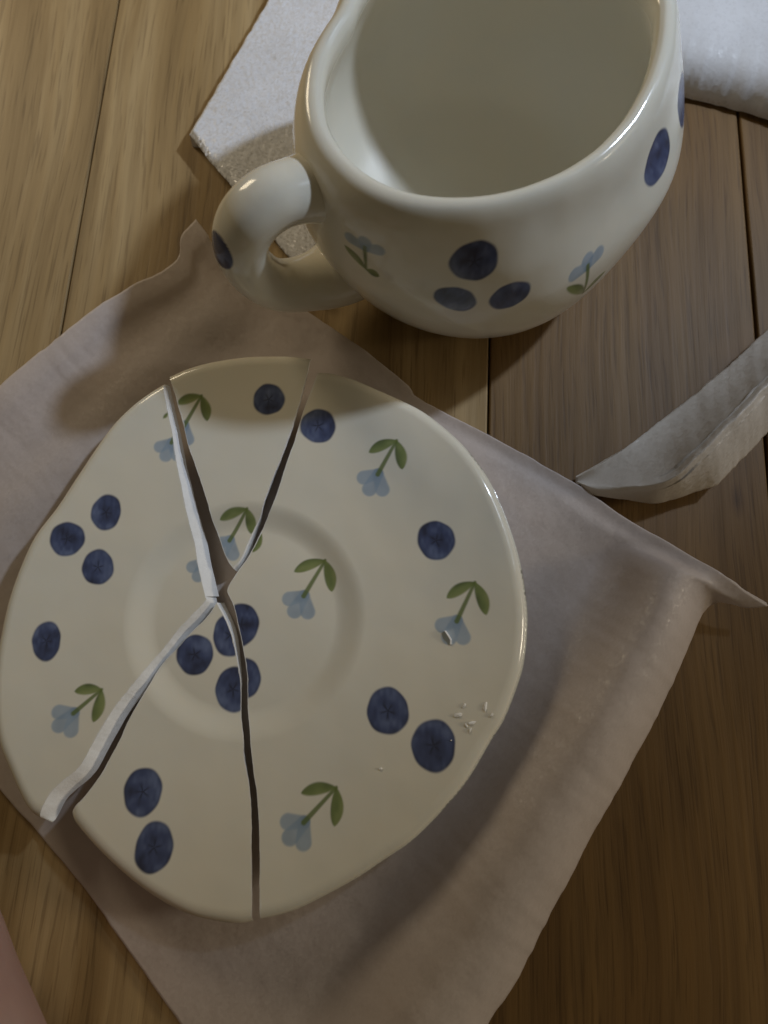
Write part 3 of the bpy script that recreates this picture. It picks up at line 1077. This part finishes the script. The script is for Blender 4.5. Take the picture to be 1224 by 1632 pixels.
# ------------------------------------------------------------------ curled foam strip on the right
def strip_mesh():
    up = edge_curve([(919, 761, 0.22), (985, 722, 0.55), (1060, 665, 0.6), (1140, 600, 0.7), (1224, 524, 0.8), (1330, 430, 0.9)], 120, 0.02, 31)
    rg = edge_curve([(921, 768, 0.27), (960, 775, 0.6), (1000, 776, 1.0), (1062, 766, 1.6), (1110, 728, 2.1), (1160, 678, 2.35), (1224, 612, 2.4), (1330, 505, 2.4)], 120, 0.02, 33)
    lo = edge_curve([(926, 776, 0.2), (945, 788, 0.3), (985, 795, 0.45), (1050, 802, 0.5), (1112, 783, 0.6), (1142, 774, 0.62), (1156, 759, 0.72), (1224, 690, 0.7), (1330, 585, 0.7)], 120, 0.025, 35)
    v = np.linspace(0, 1, 60)
    rows = []
    for q in v:
        a = (1 - q) ** 2
        # quadratic through up, ridge (as passing point), lo
        if q < 0.5:
            f = q / 0.5
            f2 = sstep(0, 1, f)
            p = up * (1 - f) + rg * f
            p[:, 2] = up[:, 2] * (1 - f) + rg[:, 2] * f - 0.22 * np.sin(np.pi * f)
        else:
            f = (q - 0.5) / 0.5
            p = rg * (1 - f) + lo * f
            p[:, 2] = rg[:, 2] * (1 - f) + lo[:, 2] * f + 0.12 * np.sin(np.pi * f)
        rows.append(p)
    G = np.array(rows)
    G[..., 2] += 0.02 * noise2(G[..., 0] * 1.5, G[..., 1] * 1.5, 41) + 0.003 * noise2(G[..., 0] * 11, G[..., 1] * 11, 42)
    return G


Gs = strip_mesh()
me = solid_sheet("foam_strip", Gs, (0.05 + 0.24 * sstep(0, 0.25, np.linspace(0, 1, Gs.shape[1])))[None, :, None], M_STRIP)
st = link("foam_strip", me)
recentre(st, [me], (float(Gs[..., 0].mean()), float(Gs[..., 1].mean()), 0.0))
tag(st, "curled strip of white packing foam lying on the bare planks", "foam strip")


# ------------------------------------------------------------------ foam slab behind the mug
def slab(name, corners_px, ztop, thick, mat, seed, wave=0.03):
    c = [at(px, py, ztop) for px, py in corners_px]
    n = 150
    e = [resample(np.array([c[i], c[(i + 1) % 4]]), n, smooth=False) for i in range(4)]
    G = coons(e[0], e[2][::-1], e[3][::-1], e[1])
    x, y = G[..., 0], G[..., 1]
    k = np.linspace(0, 1, n)
    dist = np.minimum(np.minimum(k, 1 - k)[:, None] + 0 * k, np.minimum(k, 1 - k)[None, :] + 0 * k[:, None]) * 11
    G[..., 0] += 0.035 * noise2(x * 3, y * 3, seed) * (dist < 2)
    G[..., 1] += 0.035 * noise2(x * 3, y * 3, seed + 1) * (dist < 2)
    G[..., 2] += wave * noise2(x * 0.8, y * 0.8, seed + 2) + 0.008 * noise2(x * 7, y * 7, seed + 3) + 0.010 * noise2(x * 16, y * 16, seed + 4) - 0.12 * np.exp(-(dist / 0.14) ** 2)
    return solid_sheet(name, G, thick, mat), G


me, Gb = slab("foam_slab", [(300, 211), (495, 450), (610, -110), (500, -130)], 0.70, 0.68, M_BLOCK, 51)
sb = link("foam_slab", me)
recentre(sb, [me], (float(Gb[..., 0].mean()), float(Gb[..., 1].mean()), 0.0))
tag(sb, "thick white sparkly foam slab behind the mug handle", "foam slab")

# softer foam wrap at the back on the right, rising away from the floor
fr = edge_curve([(1010, 118, 0.55), (1095, 138, 0.6), (1150, 150, 0.6), (1224, 170, 0.65), (1320, 205, 0.7), (1460, 262, 0.7)], 140, 0.03, 61)
rows = []
for q in np.linspace(0, 1, 110):
    p = fr.copy()
    p[:, 1] += q * 12.0
    p[:, 0] += q * 2.0
    p[:, 2] += 0.75 * (1 - np.exp(-(q * 12) / 0.6)) + 0.15 * np.sin(q * 5) - 0.5 * np.exp(-(q * 12) / 0.18)
    rows.append(p)
Gw = np.array(rows)
Gw[..., 2] += 0.06 * noise2(Gw[..., 0] * 0.5, Gw[..., 1] * 0.5, 63) + 0.005 * noise2(Gw[..., 0] * 5, Gw[..., 1] * 5, 64)
me = solid_sheet("foam_wrap", Gw, 0.35, M_WRAP)
fw = link("foam_wrap", me)
recentre(fw, [me], (float(Gw[..., 0].mean()), float(Gw[..., 1].mean()), 0.0))
tag(fw, "soft white foam wrap on the planks behind the far rim, opposite the handle", "foam wrap")

# ------------------------------------------------------------------ the photographer's bare leg at the corner
leg_px = [(-62, 1390, 3.4), (-26, 1455, 3.6), (8, 1540, 3.7), (42, 1625, 3.8), (78, 1720, 3.8), (130, 1880, 3.6)]
edge = np.array([at(a, b, c) for a, b, c in leg_px])
edge = resample(edge, 60)
tgx = np.gradient(edge, axis=0)
tgx[:, 2] = 0
tgx /= np.linalg.norm(tgx, axis=1)[:, None]
outw = np.stack([tgx[:, 1], -tgx[:, 0], 0 * tgx[:, 0]], -1)
if outw[:, 0].mean() > 0:
    outw = -outw
rad = 3.6 + 0.5 * np.sin(np.linspace(0, np.pi, 60))
rings = []
phl = np.linspace(0, 2 * np.pi, 48, endpoint=False)
cap = np.clip(np.linspace(0, 1, 60) / 0.08, 0.02, 1)
capf = np.sqrt(1 - (1 - np.minimum(cap, 1)) ** 2) * np.sqrt(1 - (1 - np.minimum(np.linspace(1, 0, 60) / 0.08 + 0.02, 1)) ** 2)
for q in range(60):
    c = edge[q] + outw[q] * rad[q]
    c[2] = rad[q]
    r = rad[q] * max(capf[q], 0.1)
    rings.append(c[None] + r * (np.cos(phl)[:, None] * -outw[q][None] + np.sin(phl)[:, None] * np.array([[0, 0, 1]])))
Lg = np.array(rings)
Vl = np.vstack([Lg.reshape(-1, 3)])
me = make_mesh("person", Vl, grid_faces(60, 48, wrap=True), [M_SKIN])
bm = bmesh.new()
bm.from_mesh(me)
bmesh.ops.holes_fill(bm, edges=[e_ for e_ in bm.edges if e_.is_boundary])
bmesh.ops.recalc_face_normals(bm, faces=bm.faces[:])
bm.to_mesh(me)
bm.free()
pl = link("person", me)
recentre(pl, [me], (float(Lg[..., 0].mean()), float(Lg[..., 1].mean()), 0.0))
tag(pl, "bare pink skin of a person at the bottom edge beside the dark planks", "person")
